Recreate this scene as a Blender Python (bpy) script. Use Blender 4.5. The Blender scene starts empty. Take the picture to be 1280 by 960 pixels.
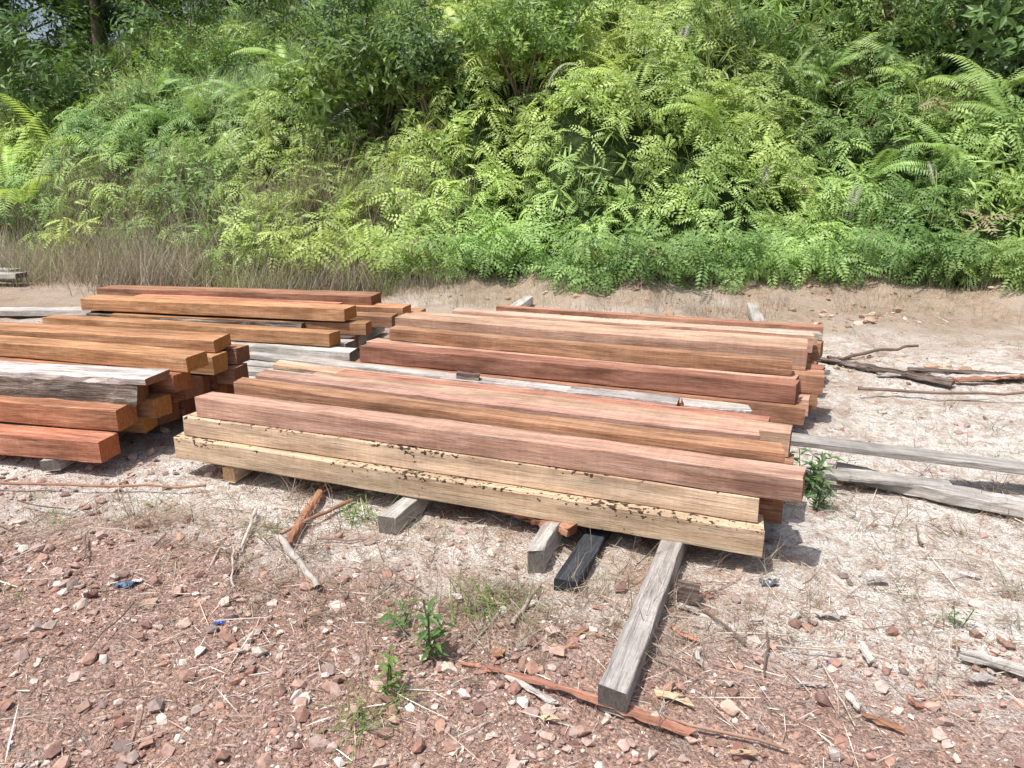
import bpy, bmesh, math, random
import numpy as np
from mathutils import Vector, Matrix, Euler
random.seed(7); rng=np.random.default_rng(7)
scene=bpy.context.scene
scene.view_settings.view_transform='Standard'
scene.view_settings.look='None'
scene.view_settings.exposure=0

# ---------------------------------------------------------------- helpers
def link(o,parent=None):
    scene.collection.objects.link(o)
    if parent is not None: o.parent=parent
    return o
def empty(name,loc=(0,0,0)):
    e=bpy.data.objects.new(name,None); e.location=loc; e.empty_display_size=.2
    return link(e)
def lattice(ix,iy,seed):
    h=np.sin(ix*127.1+iy*311.7+seed*74.7)*43758.5453
    return h-np.floor(h)
def vn(x,y,seed=0):
    x=np.asarray(x,float); y=np.asarray(y,float)
    ix=np.floor(x); iy=np.floor(y); fx=x-ix; fy=y-iy
    fx=fx*fx*(3-2*fx); fy=fy*fy*(3-2*fy)
    a=lattice(ix,iy,seed); b=lattice(ix+1,iy,seed); c=lattice(ix,iy+1,seed); d=lattice(ix+1,iy+1,seed)
    return (a*(1-fx)+b*fx)*(1-fy)+(c*(1-fx)+d*fx)*fy-.5
def fbm(x,y,seed=0,o=3):
    r=0;a=1
    for i in range(o):
        r=r+a*vn(x*2**i,y*2**i,seed+i*3); a*=.5
    return r
def sstep(a,b,x):
    t=np.clip((x-a)/(b-a),0,1); return t*t*(3-2*t)

def mesh_obj(name,V,Fs,C=None,mat=None,parent=None,smooth=False,attr='Col'):
    me=bpy.data.meshes.new(name)
    V=np.asarray(V,np.float32)
    me.vertices.add(len(V)); me.vertices.foreach_set('co',V.ravel())
    idx=np.concatenate([f.ravel() for f in Fs]).astype(np.int32)
    tot=np.concatenate([np.full(len(f),f.shape[1]) for f in Fs]).astype(np.int32)
    st=np.concatenate([[0],np.cumsum(tot)[:-1]]).astype(np.int32)
    me.loops.add(len(idx)); me.loops.foreach_set('vertex_index',idx)
    me.polygons.add(len(tot)); me.polygons.foreach_set('loop_start',st); me.polygons.foreach_set('loop_total',tot)
    me.polygons.foreach_set('use_smooth',np.full(len(tot),bool(smooth)))
    me.update(calc_edges=True)
    if C is not None:
        ca=me.color_attributes.new(attr,'FLOAT_COLOR','POINT')
        c4=np.ones((len(V),4),np.float32); c4[:,:3]=C
        ca.data.foreach_set('color',c4.ravel())
    if mat: me.materials.append(mat)
    return link(bpy.data.objects.new(name,me),parent)

class Acc:
    def __init__(s): s.V=[];s.F={};s.C=[];s.n=0
    def add(s,V,F,C):
        s.V.append(V); s.F.setdefault(F.shape[1],[]).append(F+s.n); s.C.append(C); s.n+=len(V)
    def inst(s,proto,R,sc,P,T):
        V0,F0,C0=proto; N=len(P); n=len(V0)
        if N==0: return
        V=np.einsum('nij,nkj->nki',R,V0[None]*np.asarray(sc).reshape(N,1,-1))+P[:,None,:]
        F=F0[None]+(np.arange(N)*n)[:,None,None]
        C=T[:,None,:]*C0[None,:,None]
        s.add(V.reshape(-1,3),F.reshape(-1,F0.shape[1]),C.reshape(-1,3))
    def obj(s,name,mat,parent=None,smooth=False):
        return mesh_obj(name,np.concatenate(s.V),[np.concatenate(f) for f in s.F.values()],np.concatenate(s.C),mat,parent,smooth)
def frames(Nrm,spin=None):
    Nrm=Nrm/np.linalg.norm(Nrm,axis=1,keepdims=True)
    N=len(Nrm)
    if spin is None: spin=rng.uniform(0,6.283,N)
    ref=np.stack([np.cos(spin),np.sin(spin),np.zeros(N)],1)
    x=ref-Nrm*(ref*Nrm).sum(1,keepdims=True); x/=np.linalg.norm(x,axis=1,keepdims=True)
    y=np.cross(Nrm,x)
    return np.stack([x,y,Nrm],2)

# ---------------------------------------------------------------- materials
def newmat(name):
    m=bpy.data.materials.new(name); m.use_nodes=True
    nt=m.node_tree; nt.nodes.clear()
    return m,nt
def nd(nt,t,**k):
    n=nt.nodes.new(t)
    for a,b in k.items():
        if a in n.inputs: n.inputs[a].default_value=b
        else: setattr(n,a,b)
    return n
def mixc(nt,f,a,b,bt='MIX'):
    m=nt.nodes.new('ShaderNodeMix'); m.data_type='RGBA'; m.blend_type=bt
    for s,v in ((m.inputs[0],f),(m.inputs[6],a),(m.inputs[7],b)):
        if hasattr(v,'links'): nt.links.new(v,s)
        else: s.default_value=v if isinstance(v,float) else (*v,1)
    return m.outputs[2]
def mth(nt,op,a,b=0.0,c=None,clamp=False):
    m=nt.nodes.new('ShaderNodeMath'); m.operation=op; m.use_clamp=clamp
    for i,v in enumerate((a,b,c)):
        if v is None: continue
        if hasattr(v,'links'): nt.links.new(v,m.inputs[i])
        else: m.inputs[i].default_value=v
    return m.outputs[0]
def ramp(nt,f,stops):
    r=nt.nodes.new('ShaderNodeValToRGB'); e=r.color_ramp.elements
    while len(e)<len(stops): e.new(.5)
    for q,(p,c) in zip(e,stops):
        q.position=p; q.color=(*c,1) if not isinstance(c,float) else (c,c,c,1)
    nt.links.new(f,r.inputs[0]); return r.outputs[0]
def noise(nt,vec,scale,detail=5,rough=.55,dist=0):
    n=nd(nt,'ShaderNodeTexNoise'); n.inputs['Scale'].default_value=scale; n.inputs['Detail'].default_value=detail
    n.inputs['Roughness'].default_value=rough; n.inputs['Distortion'].default_value=dist
    nt.links.new(vec,n.inputs['Vector']); return n.outputs['Fac']
def finish(nt,col,rough=.8,bump=None,bstr=.3,bdist=.01,spec=.3,trans=0):
    p=nt.nodes.new('ShaderNodeBsdfPrincipled'); o=nt.nodes.new('ShaderNodeOutputMaterial')
    if hasattr(col,'links'): nt.links.new(col,p.inputs['Base Color'])
    else: p.inputs['Base Color'].default_value=(*col,1)
    p.inputs['Roughness'].default_value=rough; p.inputs['Specular IOR Level'].default_value=spec
    if bump is not None:
        b=nt.nodes.new('ShaderNodeBump'); b.inputs['Strength'].default_value=bstr; b.inputs['Distance'].default_value=bdist
        nt.links.new(bump,b.inputs['Height']); nt.links.new(b.outputs[0],p.inputs['Normal'])
    if trans:
        t=nt.nodes.new('ShaderNodeBsdfTranslucent'); m=nt.nodes.new('ShaderNodeMixShader'); m.inputs[0].default_value=trans
        tc=mixc(nt,1.0,col,(1.3,1.25,.7),'MULTIPLY'); nt.links.new(tc,t.inputs[0])
        nt.links.new(p.outputs[0],m.inputs[1]); nt.links.new(t.outputs[0],m.inputs[2]); nt.links.new(m.outputs[0],o.inputs[0])
    else: nt.links.new(p.outputs[0],o.inputs[0])
def attrmat(name,rough=.6,spec=.3,trans=0,nscale=0,namt=.5):
    m,nt=newmat(name); a=nt.nodes.new('ShaderNodeAttribute'); a.attribute_name='Col'
    col=a.outputs['Color']
    bump=None
    if nscale:
        tc=nt.nodes.new('ShaderNodeTexCoord')
        n=noise(nt,tc.outputs['Object'],nscale,4,.65)
        col=mixc(nt,1.0,col,ramp(nt,n,[(.25,1-namt),(.75,1+namt*.6)]),'MULTIPLY'); bump=n
    finish(nt,col,rough,bump,.5,.006,spec,trans); return m
M_leaf=attrmat('leaf',.45,.45,.35)
M_grass=attrmat('grass_blade',.6,.25,.3)
M_stone=attrmat('stone',.9,.2,0,60,.35)
M_litter=attrmat('wood_litter',.85,.2)
M_trunk=attrmat('tree_bark',.9,.2,0,12,.4)

def woodmat(name,dark,base,light,end=None,stain=0.0,var=.20,grain=1.0,rough=.85):
    m,nt=newmat(name)
    tc=nt.nodes.new('ShaderNodeTexCoord'); oi=nt.nodes.new('ShaderNodeObjectInfo')
    off=nd(nt,'ShaderNodeVectorMath',operation='ADD')
    sc=nd(nt,'ShaderNodeVectorMath',operation='SCALE'); sc.inputs[0].default_value=(37,11,23)
    nt.links.new(oi.outputs['Random'],sc.inputs['Scale'])
    nt.links.new(tc.outputs['Object'],off.inputs[0]); nt.links.new(sc.outputs[0],off.inputs[1])
    def mapped(s,rot=(0,0,0)):
        mp=nd(nt,'ShaderNodeMapping'); mp.inputs['Scale'].default_value=s; mp.inputs['Rotation'].default_value=rot
        nt.links.new(off.outputs[0],mp.inputs['Vector']); return mp.outputs[0]
    g1=noise(nt,mapped((.9,16,16)),2.2,6,.72,.8)
    g2=noise(nt,mapped((1.8,110,110)),2.0,4,.7,.2)
    g3=noise(nt,mapped((6,60,60)),3.0,3,.8,0)
    bl=noise(nt,mapped((1.5,5,5)),1.6,5,.65)
    saw=noise(nt,mapped((30,2,2),(0,.3,.25)),2.0,2,.6)
    col=ramp(nt,g1,[(.30,dark),(.48,base),(.68,light)])
    col=mixc(nt,1.0,col,ramp(nt,g2,[(.32,.62),(.5,1.0),(.7,1.2)]),'MULTIPLY')
    col=mixc(nt,1.0,col,ramp(nt,g3,[(.30,.55),(.42,1.0),(.8,1.1)]),'MULTIPLY')
    col=mixc(nt,1.0,col,ramp(nt,bl,[(.3,.55),(.52,1.0),(.72,1.28)]),'MULTIPLY')
    col=mixc(nt,1.0,col,ramp(nt,saw,[(.3,.93),(.7,1.05)]),'MULTIPLY')
    sep=nd(nt,'ShaderNodeSeparateXYZ'); nt.links.new(tc.outputs['Normal'],sep.inputs[0])
    endm=mth(nt,'GREATER_THAN',mth(nt,'ABSOLUTE',sep.outputs[0]),.8)
    if end is None: end=tuple(v*.8 for v in base)
    en=noise(nt,mapped((1,30,9)),3,5,.7,1.5)
    ecol=mixc(nt,1.0,end,ramp(nt,en,[(.3,.5),(.7,1.25)]),'MULTIPLY')
    col=mixc(nt,endm,col,ecol)
    if stain:
        sg=nd(nt,'ShaderNodeSeparateXYZ'); nt.links.new(tc.outputs['Generated'],sg.inputs[0])
        z=sg.outputs[2]
        edge=ramp(nt,z,[(0.,.35),(.12,0.0),(.55,0.0),(.97,1.0)])
        sn=noise(nt,mapped((38,46,46)),1.0,2,.6)
        sm=noise(nt,mapped((1.6,1,1)),1.4,2,.5)
        v=mth(nt,'ADD',mth(nt,'ADD',sn,mth(nt,'MULTIPLY',mth(nt,'SUBTRACT',sm,.5),.5)),mth(nt,'MULTIPLY',mth(nt,'SUBTRACT',edge,1.0),.20))
        f=ramp(nt,v,[(.555,0.0),(.60,.92)])
        col=mixc(nt,f,col,(.03,.022,.018))
    hsv=nt.nodes.new('ShaderNodeHueSaturation')
    nt.links.new(col,hsv.inputs['Color'])
    nt.links.new(mth(nt,'ADD',mth(nt,'MULTIPLY',oi.outputs['Random'],2*var),1-var),hsv.inputs['Value'])
    r2=mth(nt,'FRACT',mth(nt,'MULTIPLY',oi.outputs['Random'],17.3))
    nt.links.new(mth(nt,'ADD',mth(nt,'MULTIPLY',r2,.024),.490),hsv.inputs['Hue'])
    h=mth(nt,'ADD',mth(nt,'ADD',g2,mth(nt,'MULTIPLY',g1,.6)),mth(nt,'ADD',mth(nt,'MULTIPLY',saw,.3),mth(nt,'MULTIPLY',g3,.6)))
    finish(nt,hsv.outputs[0],rough,h,.6*grain,.004,.12)
    return m
W_pink=woodmat('sawn_pink_hardwood',(.38,.20,.135),(.55,.335,.24),(.70,.49,.38),(.34,.155,.095))
W_red=woodmat('sawn_red_hardwood',(.22,.095,.058),(.38,.19,.12),(.52,.30,.205),(.28,.115,.065))
W_tan=woodmat('sawn_tan_softwood',(.42,.275,.175),(.60,.43,.295),(.72,.56,.41),(.36,.21,.13),stain=1.0,var=.08)
W_orange=woodmat('sawn_orange_hardwood',(.25,.105,.055),(.42,.195,.11),(.60,.34,.215),(.48,.18,.065))
W_grey=woodmat('weathered_grey_board',(.30,.27,.24),(.50,.46,.42),(.68,.64,.59),(.22,.19,.17),grain=2)
W_char=woodmat('dark_board',(.018,.02,.022),(.045,.05,.055),(.09,.095,.10),grain=2)
W_bark=woodmat('barked_slab',(.05,.036,.028),(.14,.10,.08),(.36,.31,.28),(.3,.12,.06),grain=3)
W_lichen=woodmat('bleached_slab',(.2,.15,.12),(.52,.46,.42),(.72,.68,.64),(.34,.15,.08),grain=2)

# ---------------------------------------------------------------- beams
def beam(parent,name,L,R,z,w,h,mat,zR=None,rough=.0010,bow=None,seg=26,bev=.0035,taper=0):
    L=Vector((L[0],L[1],z)); R=Vector((R[0],R[1],z if zR is None else zR))
    d=R-L; ln=d.length; yaw=math.atan2(d.y,d.x); pit=-math.asin(d.z/ln)
    back=Vector((-math.sin(yaw),math.cos(yaw),0))
    c=(L+R)/2+back*w/2+Vector((0,0,h/2))
    bow=random.uniform(-.006,.006) if bow is None else bow
    by=random.uniform(-.008,.008); sk=random.uniform(-.012,.012); wane=random.choice([0,0,0,.012])
    V=[]; hw,hh=w/2,h/2; rr=np.random.default_rng(random.randint(0,99999)); kz=np.cumsum(rr.normal(0,rough,(seg+1,4)),0)*.5
    for i in range(seg+1):
        u=i/seg; x=(u-.5)*ln; q=1-(2*u-1)**2
        tw=1-taper*(1-u)
        for (sy,sz,k) in ((-1,-1,0),(-1,-1,1),(1,-1,1),(1,-1,0),(1,1,0),(1,1,1),(-1,1,1),(-1,1,0)):
            b1=bev*random.uniform(.5,1.6)
            if wane and sy==1 and sz==1: b1+=wane*max(0,math.sin(u*5+sk*200))
            yy=sy*hw*tw-(sy*b1 if k==1 else 0); zz=sz*hh*tw-(sz*b1 if k==0 else 0)
            xe=(sk*sy+random.uniform(-.003,.003)) if i in(0,seg) else 0
            ci=(sy>0)*2+(sz>0)
            V.append((x+xe,yy+by*q+random.gauss(0,rough)+kz[i,ci],zz+bow*q+random.gauss(0,rough*.7)+kz[i,ci]*.5))
    V=np.array(V); F=[]
    for i in range(seg):
        for j in range(8):
            a=i*8+j; b=i*8+(j+1)%8; F.append((b,a,a+8,b+8))
    F=np.array(F); caps=np.array([[7,6,5,4,3,2,1,0],[seg*8+j for j in range(7,-1,-1)]])
    o=mesh_obj(name,V,[F,caps],None,mat,parent)
    bm=bmesh.new(); bm.from_mesh(o.data); bmesh.ops.recalc_face_normals(bm,faces=bm.faces); bm.to_mesh(o.data); bm.free()
    pl=parent.location if parent else Vector((0,0,0))
    o.location=c-pl
    o.rotation_euler=Euler((random.uniform(-.02,.02),pit,yaw),'XYZ')
    return o
bD=Vector((.358,.934))

sA=empty('timber_stack',(-.3,3.3,0))
beam(sA,'beam_front_low',(-1.72,3.66),(.95,2.64),.09,.13,.115,W_tan,bow=.004)
beam(sA,'beam_front_mid',(-1.66,3.67),(.945,2.69),.207,.13,.10,W_tan,bow=.004)
beam(sA,'beam_front_top',(-1.58,3.66),(1.085,2.635),.309,.125,.105,W_pink,bow=.003)
beam(sA,'beam_top_2',(-1.443,3.80),(1.055,2.805),.309,.10,.145,W_red)
beam(sA,'beam_top_3',(-1.37,3.935),(1.02,2.995),.309,.10,.148,W_pink)
beam(sA,'beam_top_4',(-1.12,4.00),(1.20,3.11),.309,.12,.112,W_pink)
beam(sA,'beam_top_5',(-1.0,4.12),(1.16,3.29),.309,.12,.095,W_red)
for lay,(z,h) in enumerate(((.09,.113),(.207,.098))):
    for i in range(1,6):
        o=.145*i+random.uniform(-.008,.008); s=random.uniform(-.03,.12)
        beam(sA,f'beam_inner_{lay}_{i}',(-1.70+bD.x*o+s*.9,3.68+bD.y*o-s*.35),(.93+bD.x*o+s,2.68+bD.y*o-s*.38),z,.128,h,random.choice([W_pink,W_red,W_tan]))
sP=empty('board_layer',(0,4.1,0))
beam(sP,'board_1',(-1.75,4.88),(-.40,4.33),.30,.09,.03,W_grey)
beam(sP,'board_2',(-.42,4.30),(.32,4.03),.30,.10,.032,W_lichen)
beam(sP,'board_3',(.30,4.03),(.86,3.82),.305,.11,.028,W_lichen)
beam(sP,'board_4',(.88,3.80),(1.20,3.69),.305,.11,.028,W_lichen)
beam(sP,'board_6',(-1.5,4.62),(.1,3.98),.302,.11,.03,W_pink)
beam(sP,'board_7',(.0,3.98),(1.15,3.53),.302,.12,.035,W_pink)
beam(sP,'block',(-.33,4.28),(-.2,4.23),.334,.06,.035,W_bark,seg=6)
for i,(o,z) in enumerate(((0,.09),(.15,.09),(.3,.09),(.02,.20),(.16,.20),(.31,.20))):
    beam(sP,f'under_beam_{i}',(-1.55+bD.x*o,4.55+bD.y*o),(1.1+bD.x*o,3.5+bD.y*o),z,.13,.098,random.choice([W_grey,W_red,W_pink]))
sB=empty('timber_stack',(.4,4.9,0))
beam(sB,'beam_front_low',(-1.125,5.18),(1.66,4.16),.09,.13,.10,W_red)
beam(sB,'beam_front_mid',(-1.05,5.20),(1.64,4.22),.193,.14,.115,W_red)
beam(sB,'beam_front_top',(-.88,5.38),(1.665,4.42),.311,.11,.085,W_red)
beam(sB,'beam_top_2',(-.85,5.51),(1.80,4.54),.311,.17,.14,W_pink)
beam(sB,'beam_top_3',(-.80,5.71),(1.88,4.76),.311,.15,.12,W_pink)
beam(sB,'beam_top_4',(-.47,5.86),(2.0,4.99),.311,.13,.12,W_pink)
beam(sB,'beam_top_5',(-.3,6.03),(2.1,5.19),.311,.10,.08,W_tan)
beam(sB,'beam_back_1',(-.13,6.34),(2.28,5.51),.311,.09,.065,W_red)
beam(sB,'beam_back_2',(-.1,6.16),(2.2,5.35),.311,.10,.045,W_grey)
for lay,(z,h) in enumerate(((.09,.10),(.193,.114))):
    for i in range(1,9):
        o=.15*i+random.uniform(-.008,.008); s=random.uniform(-.05,.14)
        beam(sB,f'beam_inner_{lay}_{i}',(-1.08+bD.x*o+s,5.2+bD.y*o-s*.37),(1.63+bD.x*o+s,4.2+bD.y*o-s*.38),z,.13,h,random.choice([W_pink,W_red,W_red]))
sC=empty('timber_stack',(-2.6,6.3,0))
beam(sC,'beam_low_front',(-3.88,6.25),(-1.36,5.62),.20,.15,.10,W_orange)
beam(sC,'beam_bark',(-3.67,6.50),(-1.70,6.02),.20,.2,.085,W_bark,rough=.005)
beam(sC,'beam_upper_front',(-3.70,6.52),(-1.33,6.02),.31,.22,.10,W_orange)
beam(sC,'beam_upper_rear',(-3.8,7.0),(-1.21,6.58),.31,.22,.11,W_red)
beam(sC,'beam_upper_mid',(-3.4,6.76),(-1.5,6.32),.31,.2,.07,W_orange)
beam(sC,'beam_end_1',(-3.4,6.4),(-1.17,6.02),.20,.13,.095,W_orange)
beam(sC,'beam_end_2',(-3.2,6.72),(-1.0,6.30),.20,.14,.10,W_red)
beam(sC,'beam_end_3',(-3.2,6.9),(-.92,6.48),.24,.14,.10,W_orange)
beam(sC,'beam_end_4',(-3.0,7.05),(-.80,6.63),.18,.14,.10,W_orange)
beam(sC,'beam_low_grey',(-2.9,5.95),(-1.20,5.48),.10,.15,.09,W_grey)
beam(sC,'board_low_1',(-2.5,5.72),(-1.35,5.33),.05,.12,.04,W_grey)
beam(sC,'board_low_2',(-2.2,5.5),(-1.15,5.17),.03,.12,.04,W_lichen)
beam(sC,'board_low_3',(-2.3,5.3),(-1.25,5.0),.03,.12,.04,W_grey)
for i in range(5):
    beam(sC,f'beam_base_{i}',(-3.7,6.2+.17*i),(-1.25-.04*i+random.uniform(-.05,.05),5.75+.17*i),.10,.15,.095,random.choice([W_grey,W_red,W_bark]))
sD=empty('timber_stack',(-3.2,4.3,0))
def dbeam(name,R,z,w,h,mat,yaw=13,ln=2.6,**k):
    y=math.radians(yaw)
    beam(sD,name,(R[0]-ln*math.cos(y),R[1]+ln*math.sin(y)),R,z,w,h,mat,**k)
dbeam('beam_bottom_front',(-2.10,3.65),.06,.15,.115,W_orange,11)
dbeam('slab_bark_low',(-2.26,3.86),.08,.14,.095,W_bark,11,rough=.004)
dbeam('beam_low',(-2.06,3.79),.185,.16,.12,W_orange,12)
dbeam('beam_low_2',(-1.94,3.97),.19,.12,.11,W_orange,13)
dbeam('slab_bark',(-2.0,3.90),.31,.13,.09,W_bark,10,rough=.005)
dbeam('slab_bleached',(-1.93,3.89),.402,.20,.04,W_lichen,11,rough=.003,taper=.1)
dbeam('beam_mid_1',(-1.86,4.07),.31,.13,.10,W_orange,14)
dbeam('beam_mid_2',(-1.87,4.23),.22,.13,.11,W_red,15)
dbeam('beam_upper',(-1.80,4.12),.415,.17,.085,W_orange,16)
dbeam('beam_mid_3',(-1.76,4.37),.33,.15,.11,W_orange,15)
dbeam('beam_mid_4',(-1.70,4.60),.33,.13,.10,W_red,14)
dbeam('beam_mid_5',(-1.70,4.53),.22,.15,.105,W_red,14)
dbeam('beam_top_rear',(-1.78,4.46),.445,.2,.075,W_orange,12)
for i in range(6):
    dbeam(f'beam_base_{i}',(-2.05+.05*i,4.02+.15*i),.09,.135,.10,random.choice([W_red,W_bark,W_orange]),13)
for i in range(3):
    dbeam(f'beam_base2_{i}',(-1.95+.06*i,4.25+.14*i),.195,.13,.10,random.choice([W_red,W_orange]),14)

def stray(name,*a,**k): return beam(None,name,*a,**k)
stray('timber_bearer',(.33,1.86),(1.22,4.1),.004,.085,.085,W_grey,rough=.002)
stray('timber_bearer',(2.14,6.1),(2.62,8.1),.01,.11,.08,W_grey)
stray('timber_bearer',(.24,2.52),(.75,3.85),.0,.09,.05,W_char)
stray('timber_bearer',(-.50,2.98),(-.05,4.2),.005,.08,.08,W_grey)
stray('timber_bearer',(-1.38,3.54),(-1.05,4.6),.005,.07,.08,W_tan)
stray('timber_bearer',(-.10,7.3),(.24,8.5),.01,.1,.08,W_grey)
stray('timber_bearer',(1.1,3.9),(1.75,5.7),.0,.09,.088,W_grey)
stray('timber_bearer',(-.8,4.5),(-.2,6.3),.0,.09,.088,W_grey)
stray('timber_bearer',(-1.55,5.2),(-1.2,7.1),.0,.09,.09,W_grey)
stray('timber_bearer',(-3.3,5.8),(-3.1,7.3),.0,.09,.09,W_grey)
stray('timber_bearer',(-2.35,3.7),(-2.2,5.0),.0,.09,.06,W_grey)
stray('wood_offcut',(.12,2.66),(.2,2.9),.0,.06,.10,W_grey,seg=8)
stray('weathered_board',(1.19,3.62),(3.3,3.34),.20,.13,.03,W_grey,zR=.02)
stray('weathered_board',(1.62,3.58),(3.1,2.68),.005,.10,.06,W_grey,rough=.003)
stray('weathered_board',(1.3,3.5),(2.1,3.35),.06,.09,.025,W_grey,zR=.03)
stray('weathered_board',(-8.2,10.35),(-6.6,10.1),.1,.2,.06,W_grey)
stray('weathered_board',(-8.2,9.9),(-6.3,9.75),.1,.2,.06,W_grey)
stray('weathered_board',(-6.5,7.7),(-4.3,7.75),.02,.18,.06,W_grey)
stray('weathered_board',(-2.2,4.75),(-1.5,4.95),.12,.1,.03,W_grey)
stray('bark_strip',(-.22,3.3),(.22,2.84),.02,.07,.03,W_red,rough=.005,zR=.07)
stray('bark_strip',(2.3,6.0),(3.1,5.2),.02,.08,.02,W_bark,rough=.005)
stray('bark_strip',(3.0,5.6),(4.6,5.1),.02,.09,.015,W_bark,rough=.005)
stray('bark_strip',(2.7,5.45),(3.7,5.35),.02,.04,.015,W_grey,rough=.004)
stray('bark_strip',(3.2,5.3),(4.0,5.35),.02,.05,.015,W_red,rough=.004,zR=.05)
stray('bark_strip',(-.92,3.5),(-.95,2.86),.02,.03,.02,W_red,zR=.01,rough=.002)
stray('bark_strip',(-.16,2.09),(.5,1.78),.010,.020,.012,W_red,rough=.0025,bow=.006)
stray('bark_strip',(-.02,2.02),(.12,1.9),.012,.02,.010,W_grey,rough=.002,seg=8)
stray('wood_offcut',(1.45,2.12),(1.72,1.96),.008,.05,.02,W_grey,seg=8,rough=.003)
stray('wood_offcut',(.60,2.47),(.67,2.44),.0,.05,.07,W_bark,seg=4)
rs=np.random.default_rng(5)
for i in range(34):   # loose sawn chips and splinters around the stack
    x=rs.uniform(-.9,1.3) if i<25 else rs.uniform(1.4,3); y=rs.uniform(1.8,2.6)-.12*x if i<25 else rs.uniform(2,3.1); a=rs.uniform(0,6.28); l=rs.uniform(.03,.11)
    stray('wood_chip',(x,y),(x+l*math.cos(a),y+l*math.sin(a)),.008,rs.uniform(.012,.03),.008,[W_grey,W_red,W_tan,W_lichen][i%4],rough=.002,seg=5,bev=.002)

# ---------------------------------------------------------------- ground
def Yb(x): return np.interp(x,[-20,-14,-8,-6,-2.5,.6,4,6,14,24],[16,15,12.6,11.1,10.0,9.4,8.8,8.7,8.7,9])+.8*fbm(x*.9,x*0+3.3,15,3)
def gh(x,y):
    near=np.exp(-((y-3)/14)**2)
    far=sstep(4.5,7,y)
    toe=.28*sstep(-1.1,.1,y-Yb(x))*sstep(-3,1,x)
    return near*((.035+.05*far)*fbm(x*.9,y*.9,1,2)+(.014+.03*far)*fbm(x*5,y*5,5,3)+.014*np.maximum(fbm(x*22,y*22,9,2),-.1)-.012-.02*far)+toe*(y<20)*(1+.8*fbm(x*3,y*3,8,2))
def ax(a,b,fine0,fine1,st):
    f=np.arange(fine0,fine1,st)
    l=[fine0];s=st
    while l[-1]>a: s*=1.06; l.append(l[-1]-s)
    r=[fine1];s=st
    while r[-1]<b: s=min(s*1.06,.2) if r[-1]<12 else s*1.1; r.append(r[-1]+s)
    return np.concatenate([l[:0:-1],f,r])
xs=ax(-150,150,-3.2,3.2,.022); ys=ax(-60,200,1.3,5.0,.022)
X,Y=np.meshgrid(xs,ys); Z=gh(X,Y)
nx,ny=len(xs),len(ys)
V=np.stack([X.ravel(),Y.ravel(),Z.ravel()],1)
ii=(np.arange(ny-1)[:,None]*nx+np.arange(nx-1)[None]).ravel()
F=np.stack([ii,ii+1,ii+nx+1,ii+nx],1)
red=sstep(-.45,.6,(2.50-.42*X)-Y+.8*fbm(X*1.6,Y*1.6,21,3))
back=sstep(6.8,8.6,Y+fbm(X*.7,Y*.7,31,3)*2.5)
white=sstep(-.05,.4,fbm(X*1.1+3,Y*1.1,41,3)+.38*np.exp(-((X-1.9)/1.2)**2-((Y-3.0)/1.5)**2)+.15*(Y>3))
Cg=np.stack([red.ravel(),back.ravel(),white.ravel()],1)
m,nt=newmat('gravelly_soil')
at=nt.nodes.new('ShaderNodeAttribute'); at.attribute_name='Col'
sp=nt.nodes.new('ShaderNodeSeparateColor'); nt.links.new(at.outputs['Color'],sp.inputs[0])
tc=nt.nodes.new('ShaderNodeTexCoord'); oc=tc.outputs['Object']
n1=noise(nt,oc,2.4,7,.72); n2=noise(nt,oc,14,6,.75); n3=noise(nt,oc,90,4,.75)
vo=nd(nt,'ShaderNodeTexVoronoi'); vo.inputs['Scale'].default_value=85; nt.links.new(oc,vo.inputs['Vector'])
vo2=nd(nt,'ShaderNodeTexVoronoi'); vo2.inputs['Scale'].default_value=170; nt.links.new(oc,vo2.inputs['Vector'])
sand=ramp(nt,n1,[(.36,(.46,.33,.26)),(.47,(.62,.52,.43)),(.56,(.78,.73,.66))])
sand=mixc(nt,ramp(nt,n2,[(.50,0.0),(.60,.75)]),sand,(.46,.31,.24))
wf=mth(nt,'MULTIPLY',sp.outputs[2],ramp(nt,n2,[(.40,1.0),(.58,.25)]))
sand=mixc(nt,wf,sand,(.84,.80,.73))
redc=ramp(nt,n2,[(.30,(.25,.145,.11)),(.5,(.42,.275,.22)),(.68,(.58,.45,.39))])
hs=nt.nodes.new('ShaderNodeSeparateColor'); nt.links.new(vo.outputs['Color'],hs.inputs[0])
hs2=nt.nodes.new('ShaderNodeSeparateColor'); nt.links.new(vo2.outputs['Color'],hs2.inputs[0])
redc=mixc(nt,.85,redc,ramp(nt,hs.outputs[0],[(.0,(.55,.52,.52)),(.5,(1.,.96,.94)),(.85,(1.15,1.13,1.1)),(1,(1.7,1.7,1.65))]),'MULTIPLY')
redc=mixc(nt,.6,redc,ramp(nt,hs2.outputs[0],[(.0,(.6,.58,.58)),(.5,(1.,.96,.94)),(1,(1.4,1.36,1.3))]),'MULTIPLY')
f=mth(nt,'ADD',sp.outputs[0],mth(nt,'MULTIPLY',mth(nt,'SUBTRACT',n2,.52),1.5),clamp=True)
col=mixc(nt,f,sand,redc)
bk=ramp(nt,n2,[(.35,(.24,.15,.10)),(.62,(.52,.40,.28))])
col=mixc(nt,mth(nt,'MULTIPLY',sp.outputs[1],.75),col,bk)
col=mixc(nt,1.0,col,ramp(nt,n3,[(.32,.52),(.47,.97),(.70,1.2)]),'MULTIPLY')
hb=mth(nt,'ADD',mth(nt,'ADD',mth(nt,'MULTIPLY',n3,.8),mth(nt,'MULTIPLY',n2,2.2)),mth(nt,'ADD',mth(nt,'MULTIPLY',vo.outputs['Distance'],-.6),mth(nt,'MULTIPLY',vo2.outputs['Distance'],-.3)))
finish(nt,col,.95,hb,1.0,.015,.12)
mesh_obj('ground',V,[F],Cg,m,None,True)

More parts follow.
